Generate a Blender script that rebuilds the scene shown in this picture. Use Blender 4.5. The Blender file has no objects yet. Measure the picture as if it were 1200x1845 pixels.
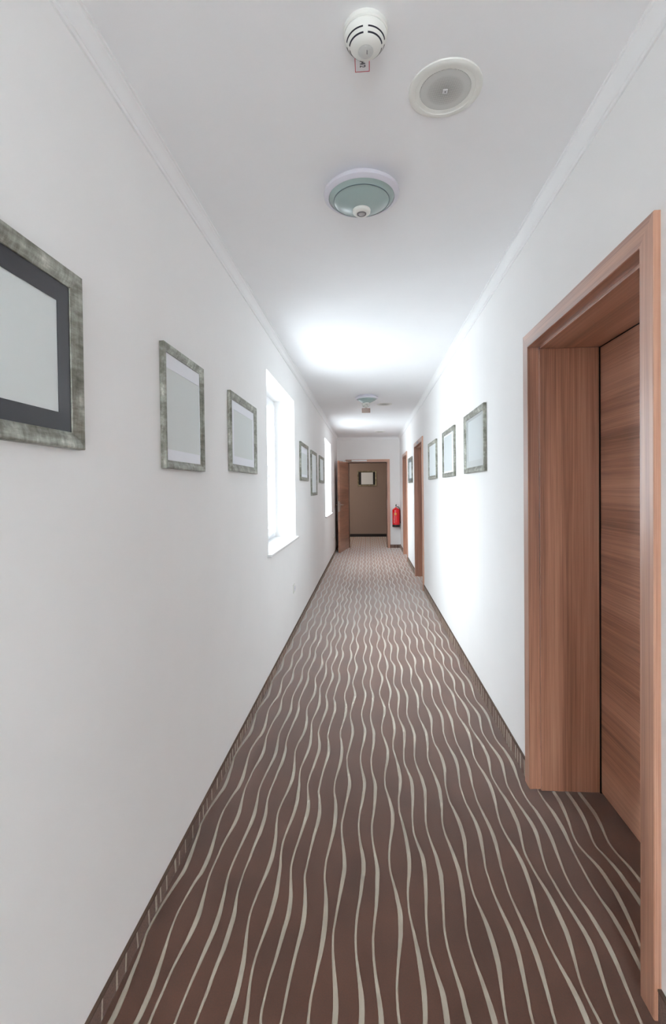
import bpy, bmesh, math, random
from mathutils import Vector, Matrix, Euler
random.seed(7)
SC = bpy.context.scene
COL = SC.collection

# ---------------------------------------------------------------- camera
F_PX, W_PX, H_PX = 870.0, 1200.0, 1845.0
YAW, PITCH, ROLL, CY = 0.072463, 0.0157, -0.0115, 894.386
cam_data = bpy.data.cameras.new('camera')
cam = bpy.data.objects.new('camera', cam_data)
COL.objects.link(cam)
cam.matrix_world = (Matrix.Translation((0, 0, 1.40)) @ Matrix.Rotation(YAW, 4, 'Z')
                    @ Matrix.Rotation(math.pi / 2 - PITCH, 4, 'X') @ Matrix.Rotation(ROLL, 4, 'Z'))
cam_data.sensor_fit = 'VERTICAL'
cam_data.sensor_height = 36.0
cam_data.sensor_width = 24.0
cam_data.lens = F_PX / H_PX * 36.0
cam_data.shift_y = (CY - H_PX / 2) / H_PX
cam_data.clip_start = 0.05
SC.camera = cam

# ---------------------------------------------------------------- colour management
SC.view_settings.view_transform = 'Standard'
SC.view_settings.look = 'None'
SC.view_settings.gamma = 1.0
SC.view_settings.exposure = 0.74
SC.view_settings.use_curve_mapping = False
SC.cycles.use_denoising = True
SC.cycles.max_bounces = 14
SC.cycles.diffuse_bounces = 10
SC.cycles.glossy_bounces = 6
SC.cycles.transmission_bounces = 8
SC.cycles.transparent_max_bounces = 12
SC.cycles.sample_clamp_indirect = 10.0

# ---------------------------------------------------------------- daylight
SKY = 11.0
world = bpy.data.worlds.new('overcast sky')
SC.world = world
world.use_nodes = True
wn = world.node_tree
wn.nodes.clear()
w_out = wn.nodes.new('ShaderNodeOutputWorld')
w_bg = wn.nodes.new('ShaderNodeBackground')
w_tc = wn.nodes.new('ShaderNodeTexCoord')
w_sep = wn.nodes.new('ShaderNodeSeparateXYZ')
w_map = wn.nodes.new('ShaderNodeMapRange')
w_ramp = wn.nodes.new('ShaderNodeValToRGB')
w_map.inputs['From Min'].default_value = -1.0
w_map.inputs['From Max'].default_value = 1.0
# overcast: bright overhead, dimmer towards the horizon and the ground
SKY_STOPS = [(0.0, 0.50), (0.35, 0.42), (0.49, 0.34), (0.56, 0.42), (0.72, 0.85), (1.0, 1.05)]
while len(w_ramp.color_ramp.elements) < len(SKY_STOPS):
    w_ramp.color_ramp.elements.new(0.5)
for e, (pos, v) in zip(w_ramp.color_ramp.elements, SKY_STOPS):
    e.position = pos
    e.color = (v * 0.845, v * 0.945, v * 1.01, 1)
# the sky behind the camera is the brighter side
w_az = wn.nodes.new('ShaderNodeMapRange')
w_az.inputs['From Min'].default_value = 0.3
w_az.inputs['From Max'].default_value = -0.95
w_az.inputs['To Min'].default_value = 1.0
w_az.inputs['To Max'].default_value = 1.9
w_mul = wn.nodes.new('ShaderNodeMath')
w_mul.operation = 'MULTIPLY'
w_mul.inputs[1].default_value = SKY
wn.links.new(w_tc.outputs['Generated'], w_sep.inputs[0])
wn.links.new(w_sep.outputs['Z'], w_map.inputs['Value'])
wn.links.new(w_sep.outputs['Y'], w_az.inputs['Value'])
wn.links.new(w_az.outputs[0], w_mul.inputs[0])
wn.links.new(w_map.outputs[0], w_ramp.inputs[0])
wn.links.new(w_ramp.outputs[0], w_bg.inputs['Color'])
wn.links.new(w_mul.outputs[0], w_bg.inputs['Strength'])
wn.links.new(w_bg.outputs[0], w_out.inputs[0])

WIN_Z0, WIN_Z1 = 0.93, 2.275
# (y0, y1) of the windows in the left wall
WINDOWS = [(3.46, 4.78), (8.17, 9.52)]
WX = -0.725           # left wall face
WXO = -1.03           # its outer face
REAR = -3.6
RW, RZ0, RZ1 = 0.62, 0.25, 2.40      # tall fill window added in the wall behind the camera


def portal(name, loc, rot, sx, sy):
    d = bpy.data.lights.new(name, 'AREA')
    d.shape = 'RECTANGLE'
    d.size, d.size_y = sx, sy
    d.cycles.is_portal = True
    o = bpy.data.objects.new(name, d)
    o.location, o.rotation_euler = loc, rot
    COL.objects.link(o)


for (y0, y1) in WINDOWS:
    portal('daylight_portal', (WXO - 0.02, (y0 + y1) / 2, (WIN_Z0 + WIN_Z1) / 2),
           (0, -math.pi / 2, 0), WIN_Z1 - WIN_Z0, y1 - y0)
portal('daylight_portal', (0, REAR - 0.32, (RZ0 + RZ1) / 2), (math.pi / 2, 0, math.pi), 2 * RW, RZ1 - RZ0)

# ---------------------------------------------------------------- helpers


def link(o, parent=None):
    COL.objects.link(o)
    if parent is not None:
        o.parent = parent
    return o


def empty(name, loc=(0, 0, 0), rz=0.0, parent=None):
    o = bpy.data.objects.new(name, None)
    o.empty_display_size = 0.1
    o.location = loc
    o.rotation_euler = (0, 0, rz)
    return link(o, parent)


def tag(o, label, cat, group=None):
    o['label'] = label
    o['category'] = cat
    if group:
        o['group'] = group
    return o


def structure(o):
    o['kind'] = 'structure'
    return o


class MB:
    """collects geometry for one mesh object"""

    def __init__(self):
        self.v, self.f, self.m = [], [], []

    def add(self, vs, fs, mi=0):
        n = len(self.v)
        self.v += [tuple(p) for p in vs]
        self.f += [tuple(i + n for i in f) for f in fs]
        self.m += [mi] * len(fs)
        return self

    def box(self, x0, x1, y0, y1, z0, z1, mi=0):
        vs = [(x, y, z) for z in (z0, z1) for y in (y0, y1) for x in (x0, x1)]
        fs = [(0, 2, 3, 1), (4, 5, 7, 6), (0, 1, 5, 4), (2, 6, 7, 3), (0, 4, 6, 2), (1, 3, 7, 5)]
        return self.add(vs, fs, mi)

    def bbox(self, x0, x1, y0, y1, z0, z1, b=0.003, mi=0):
        """box with chamfered edges"""
        bm = bmesh.new()
        bmesh.ops.create_cube(bm, size=1.0)
        for v in bm.verts:
            v.co = Vector(((x0 + x1) / 2 + v.co.x * (x1 - x0), (y0 + y1) / 2 + v.co.y * (y1 - y0),
                           (z0 + z1) / 2 + v.co.z * (z1 - z0)))
        bmesh.ops.bevel(bm, geom=list(bm.edges), offset=b, segments=2, profile=0.5, affect='EDGES')
        bm.verts.index_update()
        self.add([v.co.copy() for v in bm.verts], [[v.index for v in f.verts] for f in bm.faces], mi)
        bm.free()
        return self

    def lathe(self, prof, cx=0, cy=0, cz=0, n=64, mi=0, axis='z'):
        """prof: list of (radius, height)"""
        rings = []
        vs = []
        for (r, h) in prof:
            if r < 1e-6:
                rings.append([len(vs)])
                vs.append((0, 0, h))
            else:
                rings.append(list(range(len(vs), len(vs) + n)))
                for k in range(n):
                    a = 2 * math.pi * k / n
                    vs.append((r * math.cos(a), r * math.sin(a), h))
        fs = []
        for A, B in zip(rings[:-1], rings[1:]):
            if len(A) == 1 and len(B) == 1:
                continue
            for k in range(n):
                k2 = (k + 1) % n
                if len(A) == 1:
                    fs.append((A[0], B[k2], B[k]))
                elif len(B) == 1:
                    fs.append((A[k], A[k2], B[0]))
                else:
                    fs.append((A[k], A[k2], B[k2], B[k]))
        if axis == 'x':
            vs = [(z, x, y) for (x, y, z) in vs]
        elif axis == 'y':
            vs = [(y, z, x) for (x, y, z) in vs]
        return self.add([(x + cx, y + cy, z + cz) for (x, y, z) in vs], fs, mi)

    def tube(self, pts, r, n=12, mi=0):
        pts = [Vector(p) for p in pts]
        vs, fs = [], []
        up = None
        for i, p in enumerate(pts):
            d = (pts[min(i + 1, len(pts) - 1)] - pts[max(i - 1, 0)]).normalized()
            if up is None:
                up = Vector((0, 0, 1)) if abs(d.z) < 0.9 else Vector((1, 0, 0))
            s = d.cross(up).normalized()
            up = s.cross(d).normalized()
            rr = r[i] if isinstance(r, (list, tuple)) else r
            for k in range(n):
                a = 2 * math.pi * k / n
                vs.append(p + s * (rr * math.cos(a)) + up * (rr * math.sin(a)))
        for i in range(len(pts) - 1):
            for k in range(n):
                k2 = (k + 1) % n
                fs.append((i * n + k, i * n + k2, (i + 1) * n + k2, (i + 1) * n + k))
        fs.append(tuple(range(n - 1, -1, -1)))
        fs.append(tuple(range((len(pts) - 1) * n, len(pts) * n)))
        return self.add(vs, fs, mi)

    def sweep(self, path, prof, closed=True, mi=0):
        """path: list of 3-D frames (function prof point (a, b) -> point); prof: list of (a, b)"""
        n = len(prof)
        vs = []
        for fr in path:
            for (a, b) in prof:
                vs.append(fr(a, b))
        fs = []
        m = len(path)
        for i in range(m if closed else m - 1):
            j = (i + 1) % m
            for k in range(n):
                k2 = (k + 1) % n
                fs.append((i * n + k, i * n + k2, j * n + k2, j * n + k))
        if not closed:
            fs.append(tuple(range(n - 1, -1, -1)))
            fs.append(tuple(range((m - 1) * n, m * n)))
        return self.add(vs, fs, mi)

    def build(self, name, mats, parent=None, smooth=None, loc=None):
        me = bpy.data.meshes.new(name)
        me.from_pydata(self.v, [], self.f)
        if not isinstance(mats, (list, tuple)):
            mats = [mats]
        for m in mats:
            me.materials.append(m)
        me.polygons.foreach_set('material_index', self.m)
        me.update()
        bm = bmesh.new()
        bm.from_mesh(me)
        bmesh.ops.recalc_face_normals(bm, faces=bm.faces)
        bm.to_mesh(me)
        bm.free()
        if smooth is not None:
            me.polygons.foreach_set('use_smooth', [True] * len(me.polygons))
            me.set_sharp_from_angle(angle=math.radians(smooth))
        o = bpy.data.objects.new(name, me)
        if loc is not None:
            o.location = loc
        return link(o, parent)


# ---------------------------------------------------------------- materials


def srgb(r, g, b):
    def c(v):
        v /= 255.0
        return v / 12.92 if v <= 0.04045 else ((v + 0.055) / 1.055) ** 2.4
    return (c(r), c(g), c(b), 1.0)


def new_mat(name, color=(0.8, 0.8, 0.8, 1), rough=0.5, metal=0.0, **kw):
    m = bpy.data.materials.new(name)
    m.use_nodes = True
    b = m.node_tree.nodes['Principled BSDF']
    b.inputs['Base Color'].default_value = color
    b.inputs['Roughness'].default_value = rough
    b.inputs['Metallic'].default_value = metal
    for k, v in kw.items():
        b.inputs[k].default_value = v
    return m


def N(m, t, **kw):
    n = m.node_tree.nodes.new(t)
    for k, v in kw.items():
        setattr(n, k, v)
    return n


def L(m, a, b):
    m.node_tree.links.new(a, b)


def noise(m, scale, vec=None, detail=4.0, rough=0.55, space='Object', mscale=None):
    tc = N(m, 'ShaderNodeTexCoord')
    mp = N(m, 'ShaderNodeMapping')
    if mscale:
        mp.inputs['Scale'].default_value = mscale
    L(m, tc.outputs[space], mp.inputs['Vector'])
    n = N(m, 'ShaderNodeTexNoise')
    n.inputs['Scale'].default_value = scale
    n.inputs['Detail'].default_value = detail
    n.inputs['Roughness'].default_value = rough
    L(m, mp.outputs[0], n.inputs['Vector'])
    return n


def ramp(m, src, stops):
    r = N(m, 'ShaderNodeValToRGB')
    el = r.color_ramp.elements
    while len(el) < len(stops):
        el.new(0.5)
    for e, (p, c) in zip(el, stops):
        e.position, e.color = p, c
    L(m, src, r.inputs[0])
    return r


def bump(m, src, strength, dist):
    b = N(m, 'ShaderNodeBump')
    b.inputs['Strength'].default_value = strength
    b.inputs['Distance'].default_value = dist
    L(m, src, b.inputs['Height'])
    L(m, b.outputs[0], m.node_tree.nodes['Principled BSDF'].inputs['Normal'])
    return b


def plaster(name, col):
    m = new_mat(name, col, 0.85)
    bs = m.node_tree.nodes['Principled BSDF']
    n = noise(m, 2.2, detail=5.0)
    c2 = tuple(v * 0.98 for v in col[:3]) + (1,)
    r = ramp(m, n.outputs[0], [(0.35, c2), (0.65, col)])
    L(m, r.outputs[0], bs.inputs['Base Color'])
    n2 = noise(m, 260.0, detail=2.0)
    bump(m, n2.outputs[0], 0.08, 0.001)
    return m


def wood(name, axis):
    """walnut veneer with the grain along the given object axis"""
    m = new_mat(name, (0.2, 0.1, 0.06, 1), 0.38)
    bs = m.node_tree.nodes['Principled BSDF']
    sc = [1.0, 1.0, 1.0]
    i = 'xyz'.index(axis)
    sc[i] = 0.06
    wide = noise(m, 6.0, detail=3.0, mscale=tuple(sc))
    wide.inputs['Distortion'].default_value = 0.4
    sc2 = [1.0, 1.0, 1.0]
    sc2[i] = 0.018
    fine = noise(m, 70.0, detail=4.0, rough=0.7, mscale=tuple(sc2))
    sc3 = [1.0, 1.0, 1.0]
    sc3[i] = 0.004
    line = noise(m, 420.0, detail=1.0, rough=0.5, mscale=tuple(sc3))
    a = N(m, 'ShaderNodeMath', operation='MULTIPLY')
    a.inputs[1].default_value = 0.50
    L(m, wide.outputs[0], a.inputs[0])
    b = N(m, 'ShaderNodeMath', operation='MULTIPLY_ADD')
    b.inputs[1].default_value = 0.34
    L(m, fine.outputs[0], b.inputs[0])
    L(m, a.outputs[0], b.inputs[2])
    c = N(m, 'ShaderNodeMath', operation='MULTIPLY_ADD')
    c.inputs[1].default_value = 0.20
    L(m, line.outputs[0], c.inputs[0])
    L(m, b.outputs[0], c.inputs[2])
    r = ramp(m, c.outputs[0], [(0.38, srgb(122, 77, 54)), (0.48, srgb(166, 115, 90)),
                               (0.56, srgb(194, 142, 115)), (0.68, srgb(213, 166, 139))])
    L(m, r.outputs[0], bs.inputs['Base Color'])
    bs.inputs['Coat Weight'].default_value = 1.0
    bs.inputs['Coat Roughness'].default_value = 0.34
    bs.inputs['Coat IOR'].default_value = 1.6
    bump(m, c.outputs[0], 0.12, 0.0006)
    return m


PILE = (0.74, 0.72, 0.70, 1)


def carpet(name, col, lo=0.62, hi=1.38, pile=PILE):
    m = new_mat(name, col, 0.8)
    bs = m.node_tree.nodes['Principled BSDF']
    n = noise(m, 230.0, detail=3.0, rough=0.75)
    n2 = noise(m, 5.0, detail=4.0)
    mul = N(m, 'ShaderNodeMath', operation='MULTIPLY_ADD')
    mul.inputs[1].default_value = 0.28
    L(m, n2.outputs[0], mul.inputs[0])
    mm = N(m, 'ShaderNodeMath', operation='MULTIPLY')
    mm.inputs[1].default_value = 0.72
    L(m, n.outputs[0], mm.inputs[0])
    L(m, mm.outputs[0], mul.inputs[2])
    c1 = tuple(v * lo for v in col[:3]) + (1,)
    c2 = tuple(min(v * hi, 1) for v in col[:3]) + (1,)
    r = ramp(m, mul.outputs[0], [(0.40, c1), (0.60, c2)])
    L(m, r.outputs[0], bs.inputs['Base Color'])
    # upright pile: velvet lobe catches light that skims the floor
    sh = N(m, 'ShaderNodeBsdfSheen', distribution='ASHIKHMIN')
    sh.inputs['Color'].default_value = pile
    sh.inputs['Roughness'].default_value = 0.25
    add = N(m, 'ShaderNodeAddShader')
    out = [q for q in m.node_tree.nodes if q.type == 'OUTPUT_MATERIAL'][0]
    L(m, bs.outputs[0], add.inputs[0])
    L(m, sh.outputs[0], add.inputs[1])
    L(m, add.outputs[0], out.inputs['Surface'])
    bump(m, n.outputs[0], 0.25, 0.002)
    return m


def antique_silver(name, tint=(1, 1, 1)):
    m = new_mat(name, (0.3, 0.3, 0.27, 1), 0.42, 0.55)
    bs = m.node_tree.nodes['Principled BSDF']
    a = noise(m, 60.0, detail=6.0, rough=0.7, mscale=(1.0, 1.0, 0.12))
    b = noise(m, 60.0, detail=6.0, rough=0.7, mscale=(0.12, 1.0, 1.0))
    g = noise(m, 14.0, detail=3.0)
    s = N(m, 'ShaderNodeMath', operation='ADD')
    L(m, a.outputs[0], s.inputs[0])
    L(m, b.outputs[0], s.inputs[1])
    s2 = N(m, 'ShaderNodeMath', operation='ADD')
    L(m, s.outputs[0], s2.inputs[0])
    L(m, g.outputs[0], s2.inputs[1])
    s3 = N(m, 'ShaderNodeMath', operation='DIVIDE')
    s3.inputs[1].default_value = 3.0
    L(m, s2.outputs[0], s3.inputs[0])
    def t(r_, g_, b_):
        c = srgb(r_, g_, b_)
        return (c[0] * tint[0], c[1] * tint[1], c[2] * tint[2], 1)
    r = ramp(m, s3.outputs[0], [(0.38, t(94, 93, 82)), (0.48, t(136, 136, 126)),
                                (0.56, t(170, 171, 161)), (0.64, t(214, 215, 206))])
    L(m, r.outputs[0], bs.inputs['Base Color'])
    bump(m, s3.outputs[0], 0.15, 0.0008)
    return m


def perforated(name):
    """white painted grille, fine punched holes"""
    m = new_mat(name, srgb(205, 205, 200), 0.6)
    bs = m.node_tree.nodes['Principled BSDF']
    tc = N(m, 'ShaderNodeTexCoord')
    v = N(m, 'ShaderNodeTexVoronoi')
    v.inputs['Scale'].default_value = 330.0
    v.inputs['Randomness'].default_value = 0.0
    L(m, tc.outputs['Object'], v.inputs['Vector'])
    r = ramp(m, v.outputs['Distance'], [(0.36, srgb(70, 70, 68)), (0.46, srgb(206, 206, 202))])
    L(m, r.outputs[0], bs.inputs['Base Color'])
    return m


M = {}
M['wall'] = plaster('white wall paint', srgb(244, 243, 242))
M['ceiling'] = plaster('white ceiling paint', srgb(245, 245, 246))
M['crown'] = new_mat('white moulding paint', srgb(243, 243, 243), 0.55)
M['brown'] = plaster('brown wall paint', srgb(162, 144, 134))
M['hall_white'] = plaster('cream hall paint', srgb(205, 196, 184))
M['wood_z'] = wood('walnut veneer upright grain', 'z')
M['wood_y'] = wood('walnut veneer grain along the corridor', 'y')
M['wood_x'] = wood('walnut veneer grain across the corridor', 'x')
M['carpet'] = carpet('brown loop carpet', srgb(98, 66, 52))
M['carpet_line'] = carpet('sand carpet line', srgb(184, 174, 158), 0.84, 1.14, (1, 0.98, 0.95, 1))
M['skirt'] = carpet('brown carpet strip', srgb(112, 86, 74), pile=(0.04, 0.04, 0.04, 1))
M['skirt_line'] = carpet('sand line of the carpet strip', srgb(184, 174, 158), 0.84, 1.14, (0.04, 0.04, 0.04, 1))
M['trim_edge'] = new_mat('brown carpet binding', srgb(92, 72, 60), 0.8)
M['dark_base'] = new_mat('near black skirting', srgb(32, 24, 22), 0.5)
M['pvc'] = new_mat('white window plastic', srgb(240, 241, 243), 0.3)
M['sill'] = new_mat('white window board', srgb(226, 226, 226), 0.4)
M['plastic'] = new_mat('white plastic', srgb(232, 232, 226), 0.4)
M['plastic_w'] = new_mat('cool white lacquer', srgb(214, 212, 221), 0.4)
M['grille'] = perforated('perforated speaker grille')
M['slot'] = new_mat('dark vent slot', srgb(25, 24, 38), 0.7)
M['green_glass'] = new_mat('frosted green glass', srgb(160, 177, 174), 0.25)
M['green_line'] = new_mat('glass step line', srgb(98, 116, 118), 0.3)
M['sensor'] = new_mat('grey sensor lens', srgb(120, 118, 120), 0.3)
M['sensor_in'] = new_mat('pale sensor lens', srgb(176, 174, 174), 0.25)
M['clear'] = new_mat('clear plastic', (1, 1, 1, 1), 0.08)
M['clear'].node_tree.nodes['Principled BSDF'].inputs['Transmission Weight'].default_value = 0.75
M['sticker'] = new_mat('white sticker', srgb(236, 236, 238), 0.6)
M['red_ink'] = new_mat('red ink', srgb(200, 30, 55), 0.6)
M['black_ink'] = new_mat('black ink', srgb(35, 35, 40), 0.6)
M['steel'] = new_mat('brushed steel', srgb(196, 190, 184), 0.3, 0.9)
M['silver_paint'] = new_mat('silver lacquer', srgb(214, 214, 214), 0.35, 0.4)
M['silver'] = antique_silver('antique silver leaf')
M['gold'] = antique_silver('tarnished champagne leaf', (1.1, 0.98, 0.78))
M['frame_back'] = new_mat('dark frame backing', srgb(40, 38, 34), 0.8)
M['mat_dark'] = new_mat('charcoal mount board', srgb(54, 54, 59), 0.22)
M['mat_black'] = new_mat('black mount board', srgb(34, 36, 38), 0.7)
M['mat_pale'] = new_mat('pale mount board', srgb(236, 238, 244), 0.5)
M['mat_grey'] = new_mat('mid grey mount board', srgb(184, 188, 187), 0.35)
M['mat_slate'] = new_mat('slate mount board', srgb(112, 124, 130), 0.3)
M['print'] = new_mat('blank grey print', srgb(222, 227, 226), 0.8)
M['print_mid'] = new_mat('blank mid grey print', srgb(204, 208, 208), 0.8)
M['print_white'] = new_mat('blank white print', srgb(240, 246, 248), 0.8)
M['seal'] = new_mat('black rubber seal', srgb(16, 14, 14), 0.7)  # near black that paints the shade in the door gaps
M['red'] = new_mat('red enamel', srgb(225, 4, 26), 0.25)
M['red'].node_tree.nodes['Principled BSDF'].inputs['Coat Weight'].default_value = 0.6
M['black'] = new_mat('black plastic', srgb(22, 21, 22), 0.45)
M['yellow'] = new_mat('yellow label', srgb(246, 190, 40), 0.5)
M['white_ink'] = new_mat('white print ink', srgb(238, 225, 225), 0.5)
M['tag_brown'] = new_mat('amber tinted plastic tag', srgb(176, 150, 138), 0.35)
M['plate'] = new_mat('grey number plate', srgb(150, 158, 176), 0.4)
M['glass'] = bpy.data.materials.new('window glass')
M['glass'].use_nodes = True
_g = M['glass'].node_tree
_g.nodes.clear()
_o = _g.nodes.new('ShaderNodeOutputMaterial')
_mx = _g.nodes.new('ShaderNodeMixShader')
_lw = _g.nodes.new('ShaderNodeLayerWeight')
_pw = _g.nodes.new('ShaderNodeMath')
_pw.operation = 'POWER'
_pw.inputs[1].default_value = 5.0
_fr = _g.nodes.new('ShaderNodeMath')
_fr.operation = 'MULTIPLY_ADD'
_fr.inputs[1].default_value = 0.90
_fr.inputs[2].default_value = 0.045
_g.links.new(_lw.outputs['Facing'], _pw.inputs[0])
_g.links.new(_pw.outputs[0], _fr.inputs[0])
_tr = _g.nodes.new('ShaderNodeBsdfTransparent')
_gl = _g.nodes.new('ShaderNodeBsdfGlossy')
_gl.inputs['Roughness'].default_value = 0.02
_g.links.new(_fr.outputs[0], _mx.inputs[0])
_g.links.new(_tr.outputs[0], _mx.inputs[1])
_g.links.new(_gl.outputs[0], _mx.inputs[2])
_g.links.new(_mx.outputs[0], _o.inputs['Surface'])

# ---------------------------------------------------------------- shell
CEIL = 2.60
RX = 0.75             # right wall face
END, END2 = 11.38, 11.60
BACK = 14.02
HX = 2.1              # half width of the hall beyond the end door
RXO = 1.16
DOORS = [(1.362, 2.273), (6.67, 7.70), (9.31, 10.27)]   # clear openings in the right wall
DOOR_TOP = 2.035

# floor: carpet with its woven wavy lines, one mesh
STRIPES = [
 [-0.7131,-0.7107,-0.7062,-0.7011,-0.6958,-0.6899,-0.6908,-0.6935,-0.6978,-0.7011,-0.706,-0.7136],
 [-0.6424,-0.6437,-0.6406,-0.6367,-0.6312,-0.6226,-0.6211,-0.621,-0.6248,-0.629,-0.634,-0.6396],
 [-0.5715,-0.5715,-0.5762,-0.5809,-0.5861,-0.5885,-0.5884,-0.5863,-0.5862,-0.5831,-0.5784,-0.5734],
 [-0.5032,-0.5038,-0.5076,-0.5117,-0.5169,-0.5206,-0.52,-0.5178,-0.5152,-0.5115,-0.5084,-0.5046],
 [-0.4534,-0.4546,-0.4603,-0.4664,-0.467,-0.4676,-0.4652,-0.4616,-0.4607,-0.4582,-0.454,-0.4532],
 [-0.3986,-0.4025,-0.4005,-0.3968,-0.391,-0.3851,-0.3812,-0.3787,-0.3796,-0.382,-0.3866,-0.393],
 [-0.3383,-0.3343,-0.3322,-0.331,-0.3331,-0.3361,-0.3386,-0.3443,-0.3487,-0.3508,-0.3484,-0.3435],
 [-0.2801,-0.276,-0.2761,-0.2792,-0.2858,-0.2926,-0.299,-0.2981,-0.2964,-0.2914,-0.2872,-0.2836],
 [-0.224,-0.2229,-0.2248,-0.2295,-0.2349,-0.243,-0.2408,-0.2398,-0.2379,-0.235,-0.232,-0.2281],
 [-0.1528,-0.1528,-0.1543,-0.1579,-0.1631,-0.1706,-0.1715,-0.1711,-0.1668,-0.1625,-0.1579,-0.1547],
 [-0.1235,-0.1198,-0.116,-0.1122,-0.1081,-0.1042,-0.1008,-0.1024,-0.1067,-0.1126,-0.1184,-0.1222],
 [-0.0534,-0.0512,-0.0477,-0.0421,-0.0376,-0.0345,-0.0308,-0.0313,-0.0356,-0.0426,-0.0482,-0.052],
 [0.0023,0.0064,0.0112,0.0146,0.0174,0.0187,0.0207,0.0174,0.0119,0.0068,0.0031,0.0014],
 [0.0875,0.0901,0.0912,0.0865,0.0812,0.0743,0.0675,0.0654,0.066,0.0701,0.0757,0.0821],
 [0.1305,0.1258,0.1211,0.1214,0.1229,0.1288,0.1348,0.139,0.1407,0.1398,0.138,0.135],
 [0.1711,0.173,0.1761,0.181,0.1857,0.1889,0.1921,0.1929,0.1916,0.1841,0.1769,0.1706],
 [0.2266,0.2281,0.2327,0.2373,0.2418,0.2455,0.2489,0.2462,0.2446,0.2386,0.2328,0.2282],
 [0.2951,0.2965,0.3022,0.3071,0.3117,0.3139,0.3164,0.3154,0.3118,0.3075,0.3017,0.2967],
 [0.3676,0.3656,0.3608,0.3548,0.3481,0.3477,0.3477,0.3495,0.3549,0.3606,0.3661,0.3679],
 [0.4355,0.4337,0.4281,0.4229,0.418,0.4165,0.416,0.4164,0.422,0.4266,0.4312,0.4349],
 [0.4863,0.4834,0.4792,0.4753,0.4718,0.4718,0.4735,0.4744,0.4789,0.4825,0.4859,0.4873],
 [0.5367,0.5348,0.5384,0.543,0.549,0.553,0.5557,0.5576,0.5565,0.5528,0.5468,0.5408],
 [0.6018,0.6066,0.6068,0.6061,0.6042,0.5999,0.5933,0.5886,0.5846,0.5835,0.5884,0.5955],
 [0.664,0.6635,0.6589,0.6534,0.6472,0.6425,0.6395,0.6366,0.6406,0.6464,0.6529,0.6597],
 [0.7148,0.7138,0.7114,0.7078,0.7001,0.6954,0.6942,0.6955,0.7001,0.704,0.7091,0.7128],
 [0.7787,0.7796,0.7791,0.7778,0.7723,0.7684,0.7672,0.7675,0.7681,0.7688,0.7716,0.7752],
 [0.8087,0.817,0.8236,0.8292,0.8331,0.8357,0.8338,0.8328,0.8258,0.8149,0.8052,0.8036],
 [0.878,0.8855,0.8911,0.8949,0.8954,0.8954,0.8934,0.8922,0.887,0.8786,0.8683,0.8705],
 [0.9353,0.9425,0.948,0.9515,0.9505,0.9486,0.9466,0.9451,0.9402,0.9324,0.9271,0.9281],
]
PER, Y_REF = 0.4966, 1.5
NP = len(STRIPES[0])


def stripe_at(i, y):
    """centre and width of carpet line i at corridor position y (periodic)"""
    t = (y - Y_REF) / PER * NP
    k = math.floor(t)
    u = t - k
    s = STRIPES[i]
    p0, p1, p2, p3 = (s[(k + j) % NP] for j in (-1, 0, 1, 2))
    x = 0.5 * ((2 * p1) + (-p0 + p2) * u + (2 * p0 - 5 * p1 + 4 * p2 - p3) * u * u
               + (-p0 + 3 * p1 - 3 * p2 + p3) * u ** 3)
    lo, hi = min(s), max(s)
    q = min(max((x - lo) / (hi - lo), 0), 1)
    w = 0.0062 + 0.0085 * q ** 1.4
    return x, w


def carpet_lines(mb, y0, y1, dx=0.0, idx=None, step=0.02, z=0.0005):
    idx = range(len(STRIPES)) if idx is None else idx
    n = int((y1 - y0) / step)
    for i in idx:
        vs, fs = [], []
        for k in range(n + 1):
            y = y0 + (y1 - y0) * k / n
            x, w = stripe_at(i, y)
            w += 0.0005 * math.sin(k * 12.9898 + i * 78.233)
            vs += [(x + dx - w / 2, y, z), (x + dx + w / 2, y, z)]
            if k:
                a = 2 * (k - 1)
                b = 2 * k
                fs += [(a, a + 1, b + 1, b)]
        mb.add(vs, fs, 1)


mb = MB()
mb.box(WX - 0.02, RXO, REAR, END2, -0.05, 0.0)
mb.box(-HX, HX, END2, BACK, -0.05, 0.0)
carpet_lines(mb, REAR, END2)
PITCH_X = 0.0585
WIDE = 29 * PITCH_X
cols = []
for block in (-2, -1, 0, 1):
    for i in range(29):
        x = STRIPES[i][0] + block * WIDE
        if -HX + 0.03 < x < HX - 0.03:
            cols.append((block, i))
for block, i in cols:
    carpet_lines(mb, END2, BACK, dx=block * WIDE, idx=[i])
structure(mb.build('floor', [M['carpet'], M['carpet_line']]))

# ceiling
structure(MB().box(WXO, RXO, REAR - 0.3, END2, CEIL, CEIL + 0.15).box(-HX - 0.1, HX + 0.1, END2, BACK + 0.2, CEIL, CEIL + 0.15)
          .build('ceiling', M['ceiling']))

# left wall with its window openings
mb = MB()
ys = sorted(WINDOWS)
y = REAR
for (y0, y1) in ys:
    mb.box(WXO, WX, y, y0, -0.05, CEIL)
    mb.box(WXO, WX, y0, y1, -0.05, WIN_Z0 - 0.02)
    mb.box(WXO, WX, y0, y1, WIN_Z1, CEIL)
    y = y1
mb.box(WXO, WX, y, END2, -0.05, CEIL)
structure(mb.build('wall_left', M['wall']))

# right wall with door niches
mb = MB()
y = REAR
for (y0, y1) in DOORS:
    a, b = y0 - 0.02, y1 + 0.02
    mb.box(RX, RXO, y, a, -0.05, CEIL)
    mb.box(RX, RXO, a, b, DOOR_TOP + 0.02, CEIL)
    mb.box(RXO - 0.03, RXO, a, b, -0.05, DOOR_TOP + 0.02)
    y = b
mb.box(RX, RXO, y, END2, -0.05, CEIL)
structure(mb.build('wall_right', M['wall']))

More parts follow.
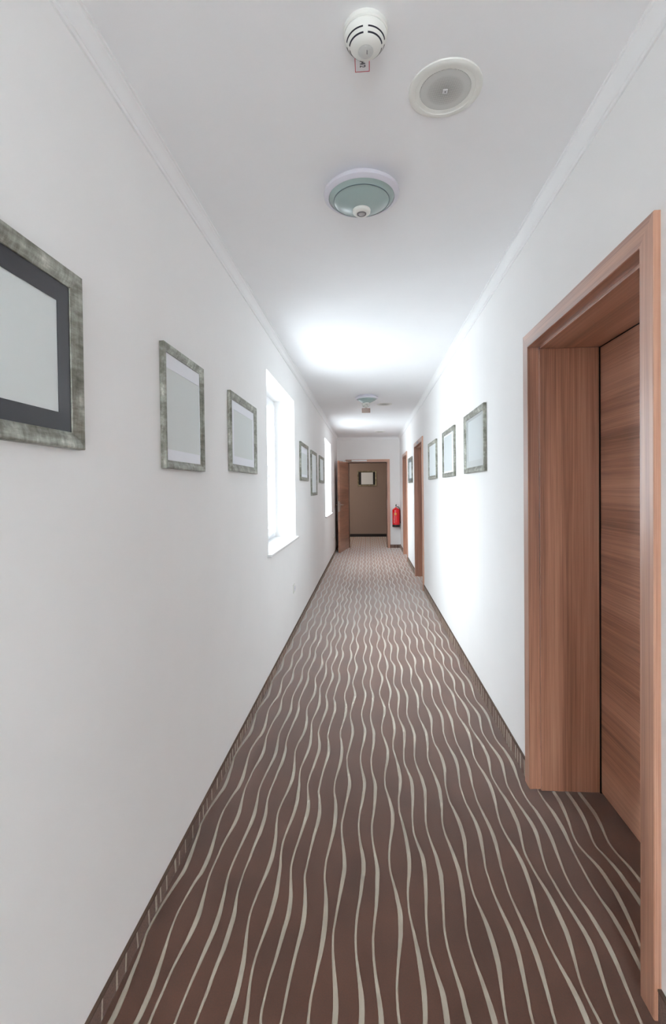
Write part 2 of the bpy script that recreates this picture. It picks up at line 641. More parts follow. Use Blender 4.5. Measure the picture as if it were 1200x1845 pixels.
# end wall with the doorway
EX0, EX1, EZ = -0.455, 0.447, 2.015
structure(MB().box(WX, EX0 - 0.02, END, END2, -0.05, CEIL).box(EX1 + 0.02, RX, END, END2, -0.05, CEIL)
          .box(EX0 - 0.02, EX1 + 0.02, END, END2, EZ + 0.02, CEIL).build('wall_end', M['wall']))
# hall beyond
structure(MB().box(-HX - 0.1, HX + 0.1, BACK, BACK + 0.15, -0.05, CEIL).build('wall_back', M['brown']))
structure(MB().box(-HX - 0.1, -HX, END2, BACK, -0.05, CEIL).box(-HX - 0.1, WXO, END2 - 0.1, END2, -0.05, CEIL)
          .build('wall_hall_left', M['hall_white']))
structure(MB().box(HX, HX + 0.1, END2, BACK, -0.05, CEIL).box(RXO, HX + 0.1, END2 - 0.1, END2, -0.05, CEIL)
          .build('wall_hall_right', M['hall_white']))
structure(MB().bbox(-HX, HX, BACK - 0.014, BACK + 0.002, 0, 0.082, 0.002).build('baseboard_back', M['dark_base']))
# wall behind the camera, opened for the added fill window
structure(MB().box(WXO, -RW, REAR - 0.3, REAR, -0.05, CEIL).box(RW, RXO, REAR - 0.3, REAR, -0.05, CEIL)
          .box(-RW, RW, REAR - 0.3, REAR, -0.05, RZ0).box(-RW, RW, REAR - 0.3, REAR, RZ1, CEIL)
          .build('wall_rear', M['wall']))

# crown moulding
CROWN = [(0.0, 0.062), (0.007, 0.062), (0.009, 0.058), (0.009, 0.052), (0.012, 0.050), (0.013, 0.044), (0.015, 0.034),
         (0.019, 0.024), (0.025, 0.016), (0.031, 0.011), (0.032, 0.006), (0.038, 0.005), (0.039, 0.0), (0.0, 0.0)]


def crown(name, pts):
    """pts: frames (x, y, nx, ny) along the wall"""
    mb = MB()
    frames = []
    for (x, y, nx, ny) in pts:
        frames.append(lambda a, b, x=x, y=y, nx=nx, ny=ny: (x + nx * a, y + ny * a, CEIL - b))
    mb.sweep(frames, CROWN, closed=False)
    return structure(mb.build(name, M['crown'], smooth=35))


crown('trim_1', [(WX, REAR, 1, 0), (WX, END, 1, -1)])
crown('trim_2', [(RX, REAR, -1, 0), (RX, END, -1, -1)])
crown('trim_3', [(WX, END, 1, -1), (RX, END, -1, -1)])

# carpet skirting: a strip of the same carpet cut across its lines, with a bound edge


def skirting(name, fixed, segs, h, axis, sgn, t=0.008):
    """axis 'y': runs along y at x=fixed; axis 'x': runs along x at y=fixed; sgn = outward direction"""
    mb = MB()
    rnd = random.Random(name)

    def bx(a0, a1, d0, d1, z0, z1, mi):
        lo, hi = sorted((fixed + sgn * d0, fixed + sgn * d1))
        if axis == 'y':
            mb.box(lo, hi, a0, a1, z0, z1, mi)
        else:
            mb.box(a0, a1, lo, hi, z0, z1, mi)
    for (a0, a1) in segs:
        bx(a0, a1, -0.002, t, -0.002, h - 0.006, 0)
        bx(a0, a1, -0.002, t + 0.0015, h - 0.006, h, 2)
        a = a0 + 0.03
        k = 0
        while a < a1 - 0.02:
            w = rnd.choice((0.006, 0.008, 0.012))
            sl = rnd.uniform(-0.006, 0.006)
            d = fixed + sgn * (t + 0.0008)
            z1 = h - 0.0065
            if axis == 'y':
                vs = [(d, a, 0.001), (d, a + w, 0.001), (d, a + w + sl, z1), (d, a + sl, z1)]
            else:
                vs = [(a, d, 0.001), (a + w, d, 0.001), (a + w + sl, d, z1), (a + sl, d, z1)]
            vi = [(p[0] - sgn * 0.002, p[1], p[2]) if axis == 'y' else (p[0], p[1] - sgn * 0.002, p[2]) for p in vs]
            mb.add(vs + vi, [(0, 1, 2, 3), (0, 4, 5, 1), (1, 5, 6, 2), (2, 6, 7, 3), (3, 7, 4, 0)], 1)
            a += rnd.choice((0.036, 0.05, 0.062, 0.076))
            k += 1
    return structure(mb.build(name, [M['skirt'], M['skirt_line'], M['trim_edge']]))


CW = 0.065
skirting('baseboard_left', WX, [(REAR, END)], 0.062, 'y', 1)
segs, y = [], REAR
for (y0, y1) in DOORS:
    segs.append((y, y0 - CW))
    y = y1 + CW
segs.append((y, END))
skirting('baseboard_right', RX, segs, 0.085, 'y', -1)
skirting('baseboard_end', END, [(WX, EX0 - CW), (EX1 + CW, RX)], 0.075, 'x', -1)

# ---------------------------------------------------------------- windows


def ring(mb, y0, y1, z0, z1, w, x0, x1, b=0.004, mi=0):
    mb.bbox(x0, x1, y0, y0 + w, z0, z1, b, mi)
    mb.bbox(x0, x1, y1 - w, y1, z0, z1, b, mi)
    mb.bbox(x0, x1, y0 + w, y1 - w, z0, z0 + w, b, mi)
    mb.bbox(x0, x1, y0 + w, y1 - w, z1 - w, z1, b, mi)


def make_window(n, y0, y1):
    """tilt-and-turn window in the left wall, its sill board inside"""
    r = structure(empty('window_%d' % n, (WX, (y0 + y1) / 2, WIN_Z0)))
    h = WIN_Z1 - WIN_Z0
    w2 = (y1 - y0) / 2
    xo = -0.27
    m = MB()
    ring(m, -w2, w2, 0.0, h, 0.055, xo, xo + 0.065)
    m.build('window_frame', M['pvc'], r, smooth=35)
    sashes = []
    for (a, b) in ((-w2 + 0.045, -0.004), (0.004, w2 - 0.045)):
        m = MB()
        ring(m, a, b, 0.045, h - 0.045, 0.065, xo + 0.02, xo + 0.082)
        s = m.build('sash', M['pvc'], r, smooth=35)
        MB().box(xo + 0.045, xo + 0.050, a + 0.06, b - 0.06, 0.105, h - 0.105).build('pane', M['glass'], s)
        sashes.append(s)
    hx = xo + 0.082
    yh = 0.036
    zc = 0.675
    m = MB().bbox(hx, hx + 0.012, yh - 0.014, yh + 0.014, zc - 0.035, zc + 0.035, 0.003)
    m.tube([(hx + 0.01, yh, zc), (hx + 0.040, yh, zc), (hx + 0.050, yh, zc - 0.012), (hx + 0.052, yh, zc - 0.115)],
           [0.009, 0.009, 0.009, 0.008], 12)
    m.build('window_handle', M['silver_paint'], sashes[1], smooth=50)
    m = MB().bbox(xo + 0.05, 0.0, -w2, w2, -0.020, 0.0, 0.002)
    m.bbox(-0.001, 0.032, -w2 - 0.035, w2 + 0.035, -0.020, 0.0, 0.003)
    m.build('window_sill', M['sill'], r, smooth=35)
    return r


for n, (y0, y1) in enumerate(WINDOWS, 1):
    make_window(n, y0, y1)
# unseen window added behind the camera to brighten what faces it
r = structure(empty('window_3', (0, REAR, RZ0), -math.pi / 2))
m = MB()
ring(m, -RW, RW, 0.0, RZ1 - RZ0, 0.06, 0.08, 0.16)
m.build('window_frame', M['pvc'], r, smooth=35)
MB().box(0.11, 0.115, -RW + 0.06, RW - 0.06, 0.06, RZ1 - RZ0 - 0.06).build('pane', M['glass'], r)

# ---------------------------------------------------------------- doors


def lever(parent, name, loc, side, along, mat):
    """lever handle with long back plate; side = (x dir), along = y dir of lever"""
    x, y, z = loc
    m = MB().bbox(min(x, x + side * 0.006), max(x, x + side * 0.006), y - 0.019, y + 0.019, z - 0.13, z + 0.05, 0.002)
    m.tube([(x, y, z), (x + side * 0.042, y, z), (x + side * 0.05, y + along * 0.01, z),
            (x + side * 0.05, y + along * 0.125, z)], [0.0095, 0.0095, 0.0095, 0.008], 12)
    m.lathe([(0.0, 0.0), (0.009, 0.0), (0.009, 0.004), (0, 0.004)], x + side * 0.007, y, z - 0.09, 16, axis='x')
    return m.build(name, mat, parent, smooth=45)


def room_door(n, y0, y1, plate=False):
    """flush walnut door deep in its lined niche, flat casing on the corridor side"""
    r = structure(empty('door_%d' % n, (RX, (y0 + y1) / 2, 0)))
    w2 = (y1 - y0) / 2
    T = DOOR_TOP
    p = -0.018
    # casing: uprights and head, mitred
    for s in (-1, 1):
        m = MB()
        a, b = sorted((s * w2, s * (w2 + CW)))
        zi, zo = (T, T + CW)
        z_lo, z_hi = (zi, zo)
        ya, yb = s * w2, s * (w2 + CW)
        prof = [(ya, p + 0.002), (ya + s * 0.002, p), (yb - s * 0.002, p), (yb, p + 0.002), (yb, 0.0), (ya, 0.0)]
        vs, n_ = [], len(prof)
        for (yy, xx) in prof:
            vs.append((xx, yy, 0.0))
        for (yy, xx) in prof:
            vs.append((xx, yy, T + abs(yy) - w2))
        fs = [(k, (k + 1) % n_, n_ + (k + 1) % n_, n_ + k) for k in range(n_)]
        fs += [tuple(range(n_)), tuple(range(2 * n_ - 1, n_ - 1, -1))]
        m.add(vs, fs)
        m.build('door_casing', M['wood_z'], r)
    m = MB()
    prof = [(0.0, p + 0.002), (0.002, p), (CW - 0.002, p), (CW, p + 0.002), (CW, 0.0), (0.0, 0.0)]
    n_ = len(prof)
    vs = [(xx, -w2 - dz, T + dz) for (dz, xx) in prof] + [(xx, w2 + dz, T + dz) for (dz, xx) in prof]
    fs = [(k, (k + 1) % n_, n_ + (k + 1) % n_, n_ + k) for k in range(n_)]
    fs += [tuple(range(n_)), tuple(range(2 * n_ - 1, n_ - 1, -1))]
    m.add(vs, fs)
    m.build('head_casing', M['wood_y'], r)
    # lining of the niche: a set-back strip at the casing then a slightly prouder board
    lx = RXO - RX - 0.03
    st = 0.011
    for s in (-1, 1):
        m = MB()
        a, b = sorted((s * (w2 + 0.001), s * (w2 + 0.02)))
        m.box(0.0, 0.032, a, b, 0, T)
        a, b = sorted((s * (w2 - st), s * (w2 + 0.02)))
        m.bbox(0.032, lx, a, b, 0, T - st, 0.0015)
        m.build('jamb', M['wood_z'], r)
    MB().box(0.0, 0.032, -w2, w2, T, T + 0.019).bbox(0.032, lx, -w2 + st, w2 - st, T - st, T + 0.019, 0.0015) \
        .build('head_jamb', M['wood_y'], r)
    # leaf
    x0 = 0.295
    leaf = MB().bbox(x0, x0 + 0.04, -w2 + st + 0.003, w2 - st - 0.006, 0.006, T - st - 0.004, 0.0015) \
        .build('door_leaf', M['wood_y'], r)
    MB().box(x0 - 0.004, x0 + 0.02, w2 - st - 0.0055, w2 - st + 0.001, 0, T - st) \
        .box(x0 - 0.001, x0 + 0.02, -w2 + st, w2 - st, T - st - 0.0035, T - st + 0.001).build('door_seal', M['seal'], r)  # black strips paint the dark gap round the leaf
    MB().box(x0 + 0.041, x0 + 0.055, -w2 + st, w2 - st, 0, T - st).build('door_rebate', M['seal'], r)  # black sheet behind the leaf, so the gap stays dark
    lever(leaf, 'door_handle', (x0, -w2 + 0.075, 1.05), -1, 1, M['steel'])
    if plate:
        MB().bbox(p - 0.004, p, -0.10, 0.10, T + 0.016, T + 0.046, 0.001).build('number_plate', M['plate'], r)
    return r


room_door(1, *DOORS[0])
room_door(2, *DOORS[1], plate=True)
room_door(3, *DOORS[2])

# end doorway: frame, open leaf, closer
r = structure(empty('door_4', ((EX0 + EX1) / 2, END, 0)))
c = (EX0 + EX1) / 2
w2 = (EX1 - EX0) / 2
p = -0.016
for s in (-1, 1):
    a, b = s * w2, s * (w2 + CW)
    prof = [(a, p), (b, p), (b, 0.0), (a, 0.0)]
    vs = [(xx, yy, 0.0) for (xx, yy) in prof] + [(xx, yy, EZ + abs(xx) - w2) for (xx, yy) in prof]
    MB().add(vs, [(0, 1, 5, 4), (1, 2, 6, 5), (2, 3, 7, 6), (3, 0, 4, 7), (0, 1, 2, 3), (7, 6, 5, 4)]) \
        .build('door_casing', M['wood_z'], r)
    a, b = sorted((s * (w2 - 0.012), s * (w2 + 0.02)))
    m = MB().box(a, b, 0.055, END2 - END, 0, EZ - 0.012)
    a, b = sorted((s * w2, s * (w2 + 0.02)))
    m.box(a, b, 0.0, 0.055, 0, EZ)
    m.build('jamb', M['wood_z'], r)
    a, b = sorted((s * (w2 - 0.0125), s * (w2 - 0.002)))
    MB().box(a, b, 0.044, 0.056, 0, EZ - 0.012).build('door_seal', M['seal'], r)
vs = []
for s in (-1, 1):
    for (dz, yy) in ((0, p), (CW, p), (CW, 0), (0, 0)):
        vs.append((s * (w2 + dz), yy, EZ + dz))
MB().add(vs, [(0, 1, 5, 4), (1, 2, 6, 5), (2, 3, 7, 6), (3, 0, 4, 7), (0, 1, 2, 3), (7, 6, 5, 4)]) \
    .build('head_casing', M['wood_x'], r)
MB().box(-w2 + 0.012, w2 - 0.012, 0.055, END2 - END, EZ - 0.012, EZ + 0.02).box(-w2, w2, 0, 0.055, EZ, EZ + 0.02) \
    .build('head_jamb', M['wood_x'], r)
MB().box(-w2 + 0.012, w2 - 0.012, 0.042, 0.056, EZ - 0.013, EZ - 0.0005).build('door_seal', M['seal'], r)
MB().box(w2 - 0.003, w2 + 0.001, 0.012, 0.034, 0.93, 1.12).build('strike_plate', M['steel'], r)
leaf_root_ang = math.atan2(-0.91, -0.157)     # direction hinge -> free edge
# leaf geometry: local x along hinge -> free edge, local y = thickness
ca, sa = math.cos(leaf_root_ang), math.sin(leaf_root_ang)
hinge = Vector((EX0 - c - 0.002, -0.020, 0))
m = MB()
LW = 0.925
m.bbox(0, LW, -0.042, 0.0, 0.008, EZ - 0.006, 0.002)
leaf = m.build('door_leaf', M['wood_x'], r)
leaf.location = hinge
leaf.rotation_euler = (0, 0, leaf_root_ang)
for sd in (1, -1):
    yy = 0.0 if sd > 0 else -0.042
    m = MB().bbox(LW - 0.075, LW - 0.037, min(yy, yy + sd * 0.006), max(yy, yy + sd * 0.006), 0.915, 1.10, 0.002)
    m.tube([(LW - 0.056, yy, 1.05), (LW - 0.056, yy + sd * 0.042, 1.05), (LW - 0.066, yy + sd * 0.05, 1.05),
            (LW - 0.18, yy + sd * 0.05, 1.05)], [0.0095, 0.0095, 0.0095, 0.008], 12)
    m.build('door_handle', M['steel'], leaf, smooth=45)
MB().box(LW - 0.001, LW + 0.0015, -0.032, -0.010, 0.90, 1.13).build('lock_plate', M['steel'], leaf)
# closer: slide rail on the head casing, arm to the leaf
MB().bbox(-0.375, -0.015, p - 0.024, p, EZ + 0.022, EZ + 0.050, 0.003).build('closer_rail', M['silver_paint'], r)
m = MB().tube([(-0.36, p - 0.014, EZ + 0.018), (-0.515, -0.32, EZ + 0.018)], 0.008, 10)
m.bbox(-0.53, -0.50, -0.345, -0.30, EZ - 0.004, EZ + 0.026, 0.003)
m.build('closer_arm', M['steel'], r, smooth=45)

# ---------------------------------------------------------------- ceiling fixtures


def glyphs(txt, size, name, mat, parent, loc, x_dir, y_dir, depth=0.0003, condense=1.0):
    """flat lettering; x_dir = reading direction, y_dir = up"""
    cu = bpy.data.curves.new(name, 'FONT')
    cu.body = txt
    cu.size = size
    cu.extrude = depth
    cu.align_x = 'CENTER'
    cu.align_y = 'CENTER'
    t = bpy.data.objects.new(name, cu)
    COL.objects.link(t)
    dg = bpy.context.evaluated_depsgraph_get()
    me = bpy.data.meshes.new_from_object(t.evaluated_get(dg))
    bpy.data.objects.remove(t)
    xd, yd = Vector(x_dir), Vector(y_dir)
    zd = xd.cross(yd)
    for v in me.vertices:
        q = v.co.copy()
        v.co = xd * q.x * condense + yd * q.y + zd * q.z
    me.materials.clear()
    me.materials.append(mat)
    o = bpy.data.objects.new(name, me)
    o.location = loc
    return link(o, parent)


def ceiling_light(loc, label):
    r = empty('ceiling_light', loc)
    tag(r, label, 'ceiling light', 'round ceiling lights with green glass domes')
    # back tray, narrower than the rim, leaves a shadow gap
    MB().lathe([(0.0, 0.0), (0.118, 0.0), (0.118, -0.026), (0.0, -0.026)]).build('backplate', M['plastic_w'], r, smooth=35)
    MB().lathe([(0.118, -0.020), (0.142, -0.020), (0.1485, -0.023), (0.150, -0.029), (0.1485, -0.036), (0.141, -0.042),
                (0.131, -0.045), (0.129, -0.042), (0.129, -0.030), (0.118, -0.030), (0.118, -0.020)], n=96) \
        .build('rim', M['plastic_w'], r, smooth=35)
    g = MB().lathe([(0.129, -0.030), (0.129, -0.043), (0.124, -0.047), (0.112, -0.054), (0.1105, -0.0565),
                    (0.109, -0.0565), (0.095, -0.065),
                    (0.075, -0.0755), (0.055, -0.0845), (0.036, -0.0905), (0.0, -0.0935)], n=96) \
        .build('glass_shade', M['green_glass'], r, smooth=50)
    MB().lathe([(0.1118, -0.0535), (0.1112, -0.0572), (0.1090, -0.0572), (0.1085, -0.0565)], n=96).build('glass_step', M['green_line'], g, smooth=60)
    sns = MB().lathe([(0.0, -0.085), (0.034, -0.085), (0.036, -0.092), (0.035, -0.100), (0.029, -0.105), (0.020, -0.106),
                      (0.0185, -0.103), (0.0, -0.103)]).build('motion_sensor', M['plastic'], r, smooth=40)
    MB().lathe([(0.0185, -0.1025), (0.0185, -0.1065), (0.0145, -0.1070), (0.0145, -0.104)]).build('lens_ring', M['sensor'], sns, smooth=40)
    MB().lathe([(0.0145, -0.104), (0.012, -0.1078), (0.006, -0.1098), (0.0, -0.1105)]).build('lens', M['sensor_in'], sns, smooth=60)
    return r


def arc_slot(mb, r0, z0, r1, z1, a0, a1, n=14):
    """thin dark slot lying on a body of revolution, slightly proud"""
    vs, fs = [], []
    for k in range(n + 1):
        a = a0 + (a1 - a0) * k / n
        taper = 1.0
        for (r_, z_) in ((r0, z0), (r1, z1)):
            vs.append((r_ * math.cos(a), r_ * math.sin(a), z_))
        for (r_, z_) in ((r0, z0), (r1, z1)):
            vs.append(((r_ - 0.004) * math.cos(a), (r_ - 0.004) * math.sin(a), z_ + 0.001))
        if k:
            p_, q = 4 * (k - 1), 4 * k
            fs += [(p_, p_ + 1, q + 1, q), (p_ + 2, p_, q, q + 2), (p_ + 1, p_ + 3, q + 3, q + 1)]
    mb.add(vs, fs)


def smoke_detector(loc, label):
    r = empty('smoke_detector', loc)
    tag(r, label, 'smoke detector', 'smoke detectors on the corridor ceiling')
    MB().lathe([(0.0, 0.0), (0.0555, 0.0), (0.0575, -0.003), (0.0575, -0.014), (0.055, -0.017), (0.0, -0.017)]) \
        .build('base', M['plastic'], r, smooth=35)
    MB().lathe([(0.0535, -0.015), (0.0535, -0.019), (0.0555, -0.022), (0.0545, -0.030), (0.0495, -0.038),
                (0.0440, -0.0450), (0.0385, -0.0515), (0.0330, -0.0555), (0.026, -0.058), (0.0, -0.0585)]) \
        .build('housing', M['plastic'], r, smooth=40)
    m = MB()
    for q in range(4):
        a0 = math.pi / 2 * q + 0.13
        a1 = math.pi / 2 * (q + 1) - 0.13
        arc_slot(m, 0.0506, -0.0372, 0.0488, -0.0396, a0, a1)
        arc_slot(m, 0.0436, -0.0462, 0.0414, -0.0488, a0, a1)
    m.build('vent_slot', M['slot'], r)
    lens = MB().lathe([(0.0, -0.0575), (0.0195, -0.0575), (0.0200, -0.0605), (0.0170, -0.0645), (0.0100, -0.0672), (0.0, -0.068)], n=32) \
        .build('indicator_lens', M['clear'], r, smooth=50)
    MB().tube([(0.003, 0.004, -0.0586), (0.003, -0.006, -0.0592)], 0.0012, 8).build('indicator_led', M['black_ink'], lens)
    return r


def ceiling_speaker(loc, label):
    r = empty('ceiling_speaker', loc)
    tag(r, label, 'speaker', 'round loudspeakers set in the corridor ceiling')
    MB().lathe([(0.0, 0.0), (0.109, 0.0), (0.1085, -0.004), (0.104, -0.0065), (0.096, -0.0075), (0.090, -0.0068),
                (0.0885, -0.0052), (0.086, -0.0048), (0.077, -0.0048), (0.0755, -0.0035), (0.0755, -0.0030), (0.0, -0.0030)], n=96) \
        .build('rim', M['plastic'], r, smooth=35)
    MB().lathe([(0.0755, -0.0030), (0.0750, -0.0042), (0.050, -0.0050), (0.0, -0.0055)], n=64).build('grille', M['grille'], r, smooth=60)
    b = MB().bbox(-0.0075, 0.0075, -0.0075, 0.0075, -0.0076, -0.0045, 0.001).build('badge', M['silver_paint'], r)
    MB().lathe([(0.0, 0.0), (0.0022, 0.0), (0.0022, 0.0008), (0, 0.0008)], 0, 0, -0.0083, 12).build('badge_mark', M['sensor'], b)
    return r


ceiling_light((-0.014, 1.948, CEIL), 'round ceiling light with green glass dome and sensor, the near large one')
ceiling_light((-0.005, 6.30, CEIL), 'far ceiling light with green glass dome, just in front of the hanging amber tag')
smoke_detector((0.006, 1.283, CEIL), 'white domed smoke detector at the top of the ceiling, above the 04/2 sticker')
d2 = smoke_detector((-0.015, 6.85, CEIL), 'far smoke detector hanging between the far green light and an amber tag')
# amber tag hanging beneath the far detector
t = MB().bbox(-0.059, 0.059, -0.0015, 0.0015, -0.134, -0.070, 0.001).build('tag', M['tag_brown'], None, loc=(-0.015, 6.83, CEIL))
t.parent = d2
t.location = (0.0, -0.012, 0.0)
m = MB()
for k in range(4):
    m.box(-0.050, 0.050 - 0.012 * (k % 2), -0.0022, -0.0014, -0.084 - k * 0.013, -0.080 - k * 0.013)
m.build('tag_line', M['steel'], t)
for xx in (-0.012, 0.012):
    MB().tube([(xx, 0, -0.072), (xx, 0.004, -0.056)], 0.0012, 6).build('tag_hanger', M['steel'], t)
ceiling_speaker((0.2445, 1.496, CEIL), 'large round loudspeaker with grey grille, right of the near smoke detector')
ceiling_speaker((0.245, 6.95, CEIL), 'white round loudspeaker right of the far green light')
ceiling_speaker((0.265, 10.30, CEIL), 'farthest white loudspeaker on the ceiling near the end wall')

st = MB().box(-0.0245, 0.0170, 1.338, 1.413, CEIL - 0.0006, CEIL).build('number_sticker', M['sticker'])
st.data.transform(Matrix.Translation((0, -1.375, -CEIL)))
st.location = (0, 1.375, CEIL)
tag(st, 'white red-bordered sticker reading 04/2 on the ceiling behind the near smoke detector', 'sticker')
bo = MB()
bo.box(-0.0245, -0.0228, -0.037, 0.038, -0.0010, -0.0005).box(0.0153, 0.0170, -0.037, 0.038, -0.0010, -0.0005)
bo.box(-0.0245, 0.0170, 0.0363, 0.038, -0.0010, -0.0005).box(-0.0245, 0.0170, -0.037, -0.0353, -0.0010, -0.0005)
bo.build('border', M['red_ink'], st)
glyphs('04/2', 0.0225, 'lettering', M['black_ink'], st, (-0.0035, 0.0110, -0.0008), (0, 1, 0), (1, 0, 0), condense=0.62)

# ---------------------------------------------------------------- pictures


def picture(wall, a0, a1, z0, z1, label, mat_m=None, print_m=None, margins=(0.05, 0.05, 0.05, 0.05), fw=0.040,
            frame_m=None, dep=0.022, group=None):
    """wall 'left'/'right': a0..a1 = extent along the corridor; 'back': extent in x.
    margins = visible mount at (left, right, bottom, top) as seen facing the picture"""
    ac, zc = (a0 + a1) / 2, (z0 + z1) / 2
    w, h = abs(a1 - a0) / 2, (z1 - z0) / 2
    if wall == 'left':
        loc, rz = (WX, ac, zc), math.pi / 2
    elif wall == 'right':
        loc, rz = (RX, ac, zc), -math.pi / 2
    else:
        loc, rz = (ac, BACK, zc), 0.0
    r = empty('framed_picture', loc, rz)
    tag(r, label, 'picture', group)
    frame_m = frame_m or M['silver']
    # profile: (inset from outer edge, distance from wall)
    prof = [(0.0, 0.001), (0.0, dep - 0.004), (0.002, dep - 0.001), (0.005, dep), (fw * 0.55, dep - 0.003),
            (fw - 0.007, dep - 0.008), (fw - 0.005, dep - 0.009), (fw - 0.001, dep - 0.0095), (fw, dep - 0.011), (fw, 0.001)]
    for (sx, sz) in ((1, 0), (-1, 0), (0, 1), (0, -1)):
        m = MB()
        if sx:
            fr = [lambda a, d, q=q: (sx * (w - a), -d, q * (h - a)) for q in (-1, 1)]
        else:
            fr = [lambda a, d, q=q: (q * (w - a), -d, sz * (h - a)) for q in (-1, 1)]
        m.sweep(fr, prof, closed=False)
        m.build('frame_rail', frame_m, r, smooth=25)
    MB().box(-w + fw * 0.5, w - fw * 0.5, -0.004, -0.001, -h + fw * 0.5, h - fw * 0.5).build('backing', M['frame_back'], r)
    iw, ih = w - fw, h - fw
    if mat_m is not None:
        l_, r_, b_, t_ = margins
        m = MB()
        xo0, xo1, zo0, zo1 = -iw - 0.004, iw + 0.004, -ih - 0.004, ih + 0.004
        xi0, xi1, zi0, zi1 = -iw + l_, iw - r_, -ih + b_, ih - t_
        d = -0.0095
        for (A, B, C_, D_) in ((xo0, xi0, zo0, zo1), (xi1, xo1, zo0, zo1), (xi0, xi1, zo0, zi0), (xi0, xi1, zi1, zo1)):
            if B - A > 0.0045 and D_ - C_ > 0.0045:
                m.box(A, B, d, d + 0.0016, C_, D_)
        m.build('mount_board', mat_m, r)
        MB().box(max(xi0 - 0.004, xo0), min(xi1 + 0.004, xo1), d + 0.002, d + 0.003, max(zi0 - 0.004, zo0), min(zi1 + 0.004, zo1)) \
            .build('print', print_m or M['print'], r)
    else:
        MB().box(-iw - 0.003, iw + 0.003, -0.0095, -0.0085, -ih - 0.003, ih + 0.003).build('print', print_m or M['print'], r)
    return r


GL = 'silver framed pictures on the left wall'
GR = 'silver framed pictures on the right wall'
picture('left', 0.545, 1.164, 1.504, 1.931, 'large cropped picture at the left edge, charcoal mount and silver frame',
        M['mat_dark'], None, (0.045, 0.045, 0.042, 0.046), group=GL)
picture('left', 1.650, 2.057, 1.480, 1.926, 'second picture from the left, grey print under a pale top band',
        M['mat_pale'], None, (0.003, 0.003, 0.040, 0.052), fw=0.030, group=GL)
picture('left', 2.470, 3.050, 1.499, 1.920, 'left wall picture just before the near window, pale mount all round',
        M['mat_pale'], None, (0.045, 0.030, 0.044, 0.046), group=GL)
picture('left', 5.10, 5.74, 1.493, 1.911, 'first small picture past the near window on the left wall',
        M['mat_pale'], None, (0.05, 0.05, 0.03, 0.07), group=GL)
picture('left', 6.08, 6.71, 1.315, 1.896, 'tall picture hanging lowest, between two shorter ones on the left wall',
        None, M['print_white'], group=GL)
picture('left', 7.12, 7.82, 1.493, 1.900, 'left wall picture nearest the far window, pale blank print',
        None, M['print_white'], group=GL)
picture('right', 3.11, 3.74, 1.502, 1.934, 'largest picture on the right wall, grey mount, first past the near door',
        M['mat_grey'], M['print_mid'], (0.055, 0.055, 0.045, 0.018), group=GR)
picture('right', 4.18, 4.80, 1.497, 1.933, 'middle one of three right wall pictures before the second door',
        M['mat_pale'], M['print_mid'], (0.012, 0.10, 0.014, 0.014), group=GR)
picture('right', 5.27, 5.92, 1.497, 1.928, 'right wall picture just before the second door, white blank print',
        None, M['print_white'], group=GR)
picture('right', 8.14, 8.85, 1.488, 1.930, 'far right wall picture between the two distant doors, slate mount',
        M['mat_slate'], M['print_mid'], (0.06, 0.10, 0.04, 0.04), group=GR)
picture('back', -0.300, 0.250, 1.469, 1.909, 'picture on the brown wall beyond the end door, black mount strips',
        M['mat_black'], M['print_white'], (0.07, 0.065, 0.010, 0.010), fw=0.038, frame_m=M['gold'])

# ---------------------------------------------------------------- sockets
for (yy, zz, lb) in ((4.60, 0.445, 'white wall socket low under the near window'),
                     (10.05, 0.425, 'white wall socket low past the far window beside the end door')):
    s = MB().bbox(0.0, 0.010, -0.040, 0.040, -0.040, 0.040, 0.003).build('wall_socket', M['plastic'], loc=(WX, yy, zz))
    tag(s, lb, 'socket', 'white sockets on the left wall')
    MB().lathe([(0.026, 0.0095), (0.026, 0.0125), (0.021, 0.0125), (0.020, 0.0105), (0.0, 0.0105)], n=32, axis='x') \
        .build('socket_face', M['plastic_w'], s, smooth=40)
    MB().lathe([(0.0022, 0.0), (0.0022, 0.0112), (0.0, 0.0112)], 0, -0.0095, 0, n=10, axis='x') \
        .lathe([(0.0022, 0.0), (0.0022, 0.0112), (0.0, 0.0112)], 0, 0.0095, 0, n=10, axis='x') \
        .build('socket_hole', M['slot'], s)

# ---------------------------------------------------------------- fire extinguisher
EXR = 0.086
ex = empty('fire_extinguisher', (0.645, END - 0.012 - EXR, 0.500))
tag(ex, 'red fire extinguisher with black base hanging in the far right corner', 'fire extinguisher')
cyl = MB().lathe([(0.0, 0.045), (EXR, 0.045), (EXR, 0.385), (EXR - 0.004, 0.402), (EXR - 0.018, 0.420), (EXR - 0.042, 0.434),
                  (0.030, 0.441), (0.024, 0.447), (0.022, 0.458), (0.0, 0.458)], n=48).build('cylinder', M['red'], ex, smooth=45)
MB().lathe([(0.0, 0.0), (EXR + 0.001, 0.0), (EXR + 0.003, 0.004), (EXR + 0.003, 0.050), (EXR, 0.054), (0, 0.054)], n=48) \
    .build('foot_ring', M['black'], ex, smooth=45)
m = MB().lathe([(0.0, 0.455), (0.017, 0.455), (0.017, 0.480), (0.012, 0.488), (0, 0.488)], n=24)
m.build('valve', M['steel'], ex, smooth=45)
m = MB().tube([(-0.004, -0.02, 0.484), (-0.002, -0.01, 0.500), (0.004, 0.002, 0.522)], [0.011, 0.011, 0.008], 10)
m.bbox(-0.011, 0.011, -0.055, 0.022, 0.478, 0.490, 0.003)
m.build('squeeze_handle', M['black'], ex, smooth=45)
m = MB().tube([(0.015, 0, 0.470), (0.045, -0.01, 0.468), (0.075, -0.005, 0.440), (0.091, 0, 0.380), (0.093, 0, 0.250),
               (0.093, 0, 0.120)], 0.0075, 10)
m.tube([(0.093, 0, 0.125), (0.093, 0, 0.085)], [0.011, 0.013], 10)
m.build('hose', M['black'], ex, smooth=60)
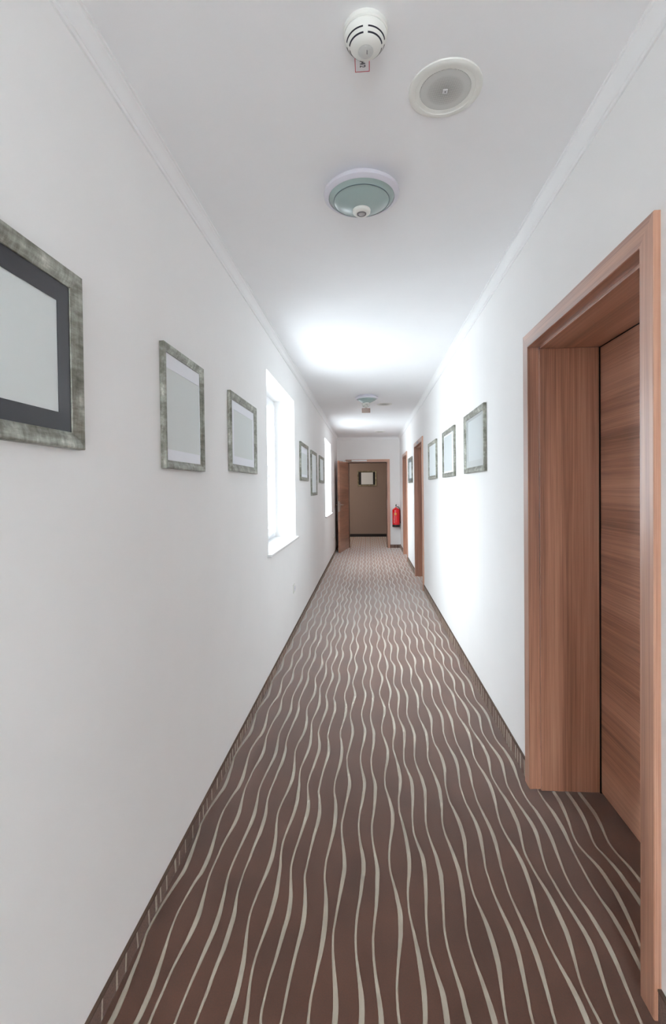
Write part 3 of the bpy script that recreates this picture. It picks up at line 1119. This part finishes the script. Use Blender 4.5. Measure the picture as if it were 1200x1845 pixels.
MB().box(-0.02, 0.02, EXR, EXR + 0.012, 0.20, 0.44).build('wall_bracket', M['black'], ex)
# printed label wrapped on the cylinder


def on_cyl(mb, cx, cz, pts, rr=EXR + 0.0008):
    vs = []
    for (u, v) in pts:
        a = -math.pi / 2 + (cx + u) / EXR
        vs.append((rr * math.cos(a), rr * math.sin(a), cz + v))
    mb.add(vs, [tuple(range(len(vs)))])


m = MB()
vs = []
nseg = 20
ring_pts_o = [(0.023 * math.cos(2 * math.pi * k / nseg), 0.023 * math.sin(2 * math.pi * k / nseg)) for k in range(nseg)]
ring_pts_i = [(0.011 * math.cos(2 * math.pi * k / nseg), 0.011 * math.sin(2 * math.pi * k / nseg)) for k in range(nseg)]
for k in range(nseg):
    k2 = (k + 1) % nseg
    on_cyl(m, -0.018, 0.305, [ring_pts_o[k], ring_pts_o[k2], ring_pts_i[k2], ring_pts_i[k]])
m.build('round_emblem', M['yellow'], cyl)
m = MB()
rnd = random.Random(3)
z = 0.330
while z > 0.095:
    hh = rnd.uniform(0.007, 0.013)
    ww = rnd.uniform(0.014, 0.024)
    on_cyl(m, -0.050, z, [(-ww / 2, -hh / 2), (-ww / 2 + 0.004, -hh / 2), (-ww / 2 + 0.004, hh / 2), (-ww / 2, hh / 2)])
    on_cyl(m, -0.050, z, [(-ww / 2, -hh / 2), (ww / 2, -hh / 2), (ww / 2, -hh / 2 + 0.004), (-ww / 2, -hh / 2 + 0.004)])
    z -= hh + 0.006
m.build('lettering', M['white_ink'], cyl)

# ---------------------------------------------------------------- lamp added to light the hall beyond, unseen behind the end wall
hall_fill = empty('ceiling_light', (-1.45, 12.3, CEIL))
tag(hall_fill, 'lit round ceiling light of the brown hall beyond the end door', 'ceiling light')
MB().lathe([(0.0, 0.0), (0.15, 0.0), (0.15, -0.03), (0.0, -0.03)]).build('backplate', M['plastic_w'], hall_fill, smooth=35)
HALL_FILL = 75.0
glow = new_mat('lit opal glass', (1, 0.95, 0.88, 1), 0.4)
glow.node_tree.nodes['Principled BSDF'].inputs['Emission Color'].default_value = (1.0, 0.91, 0.82, 1)
glow.node_tree.nodes['Principled BSDF'].inputs['Emission Strength'].default_value = HALL_FILL
MB().lathe([(0.135, -0.03), (0.125, -0.05), (0.09, -0.072), (0.04, -0.084), (0.0, -0.086)]).build('glass_shade', glow, hall_fill, smooth=60)
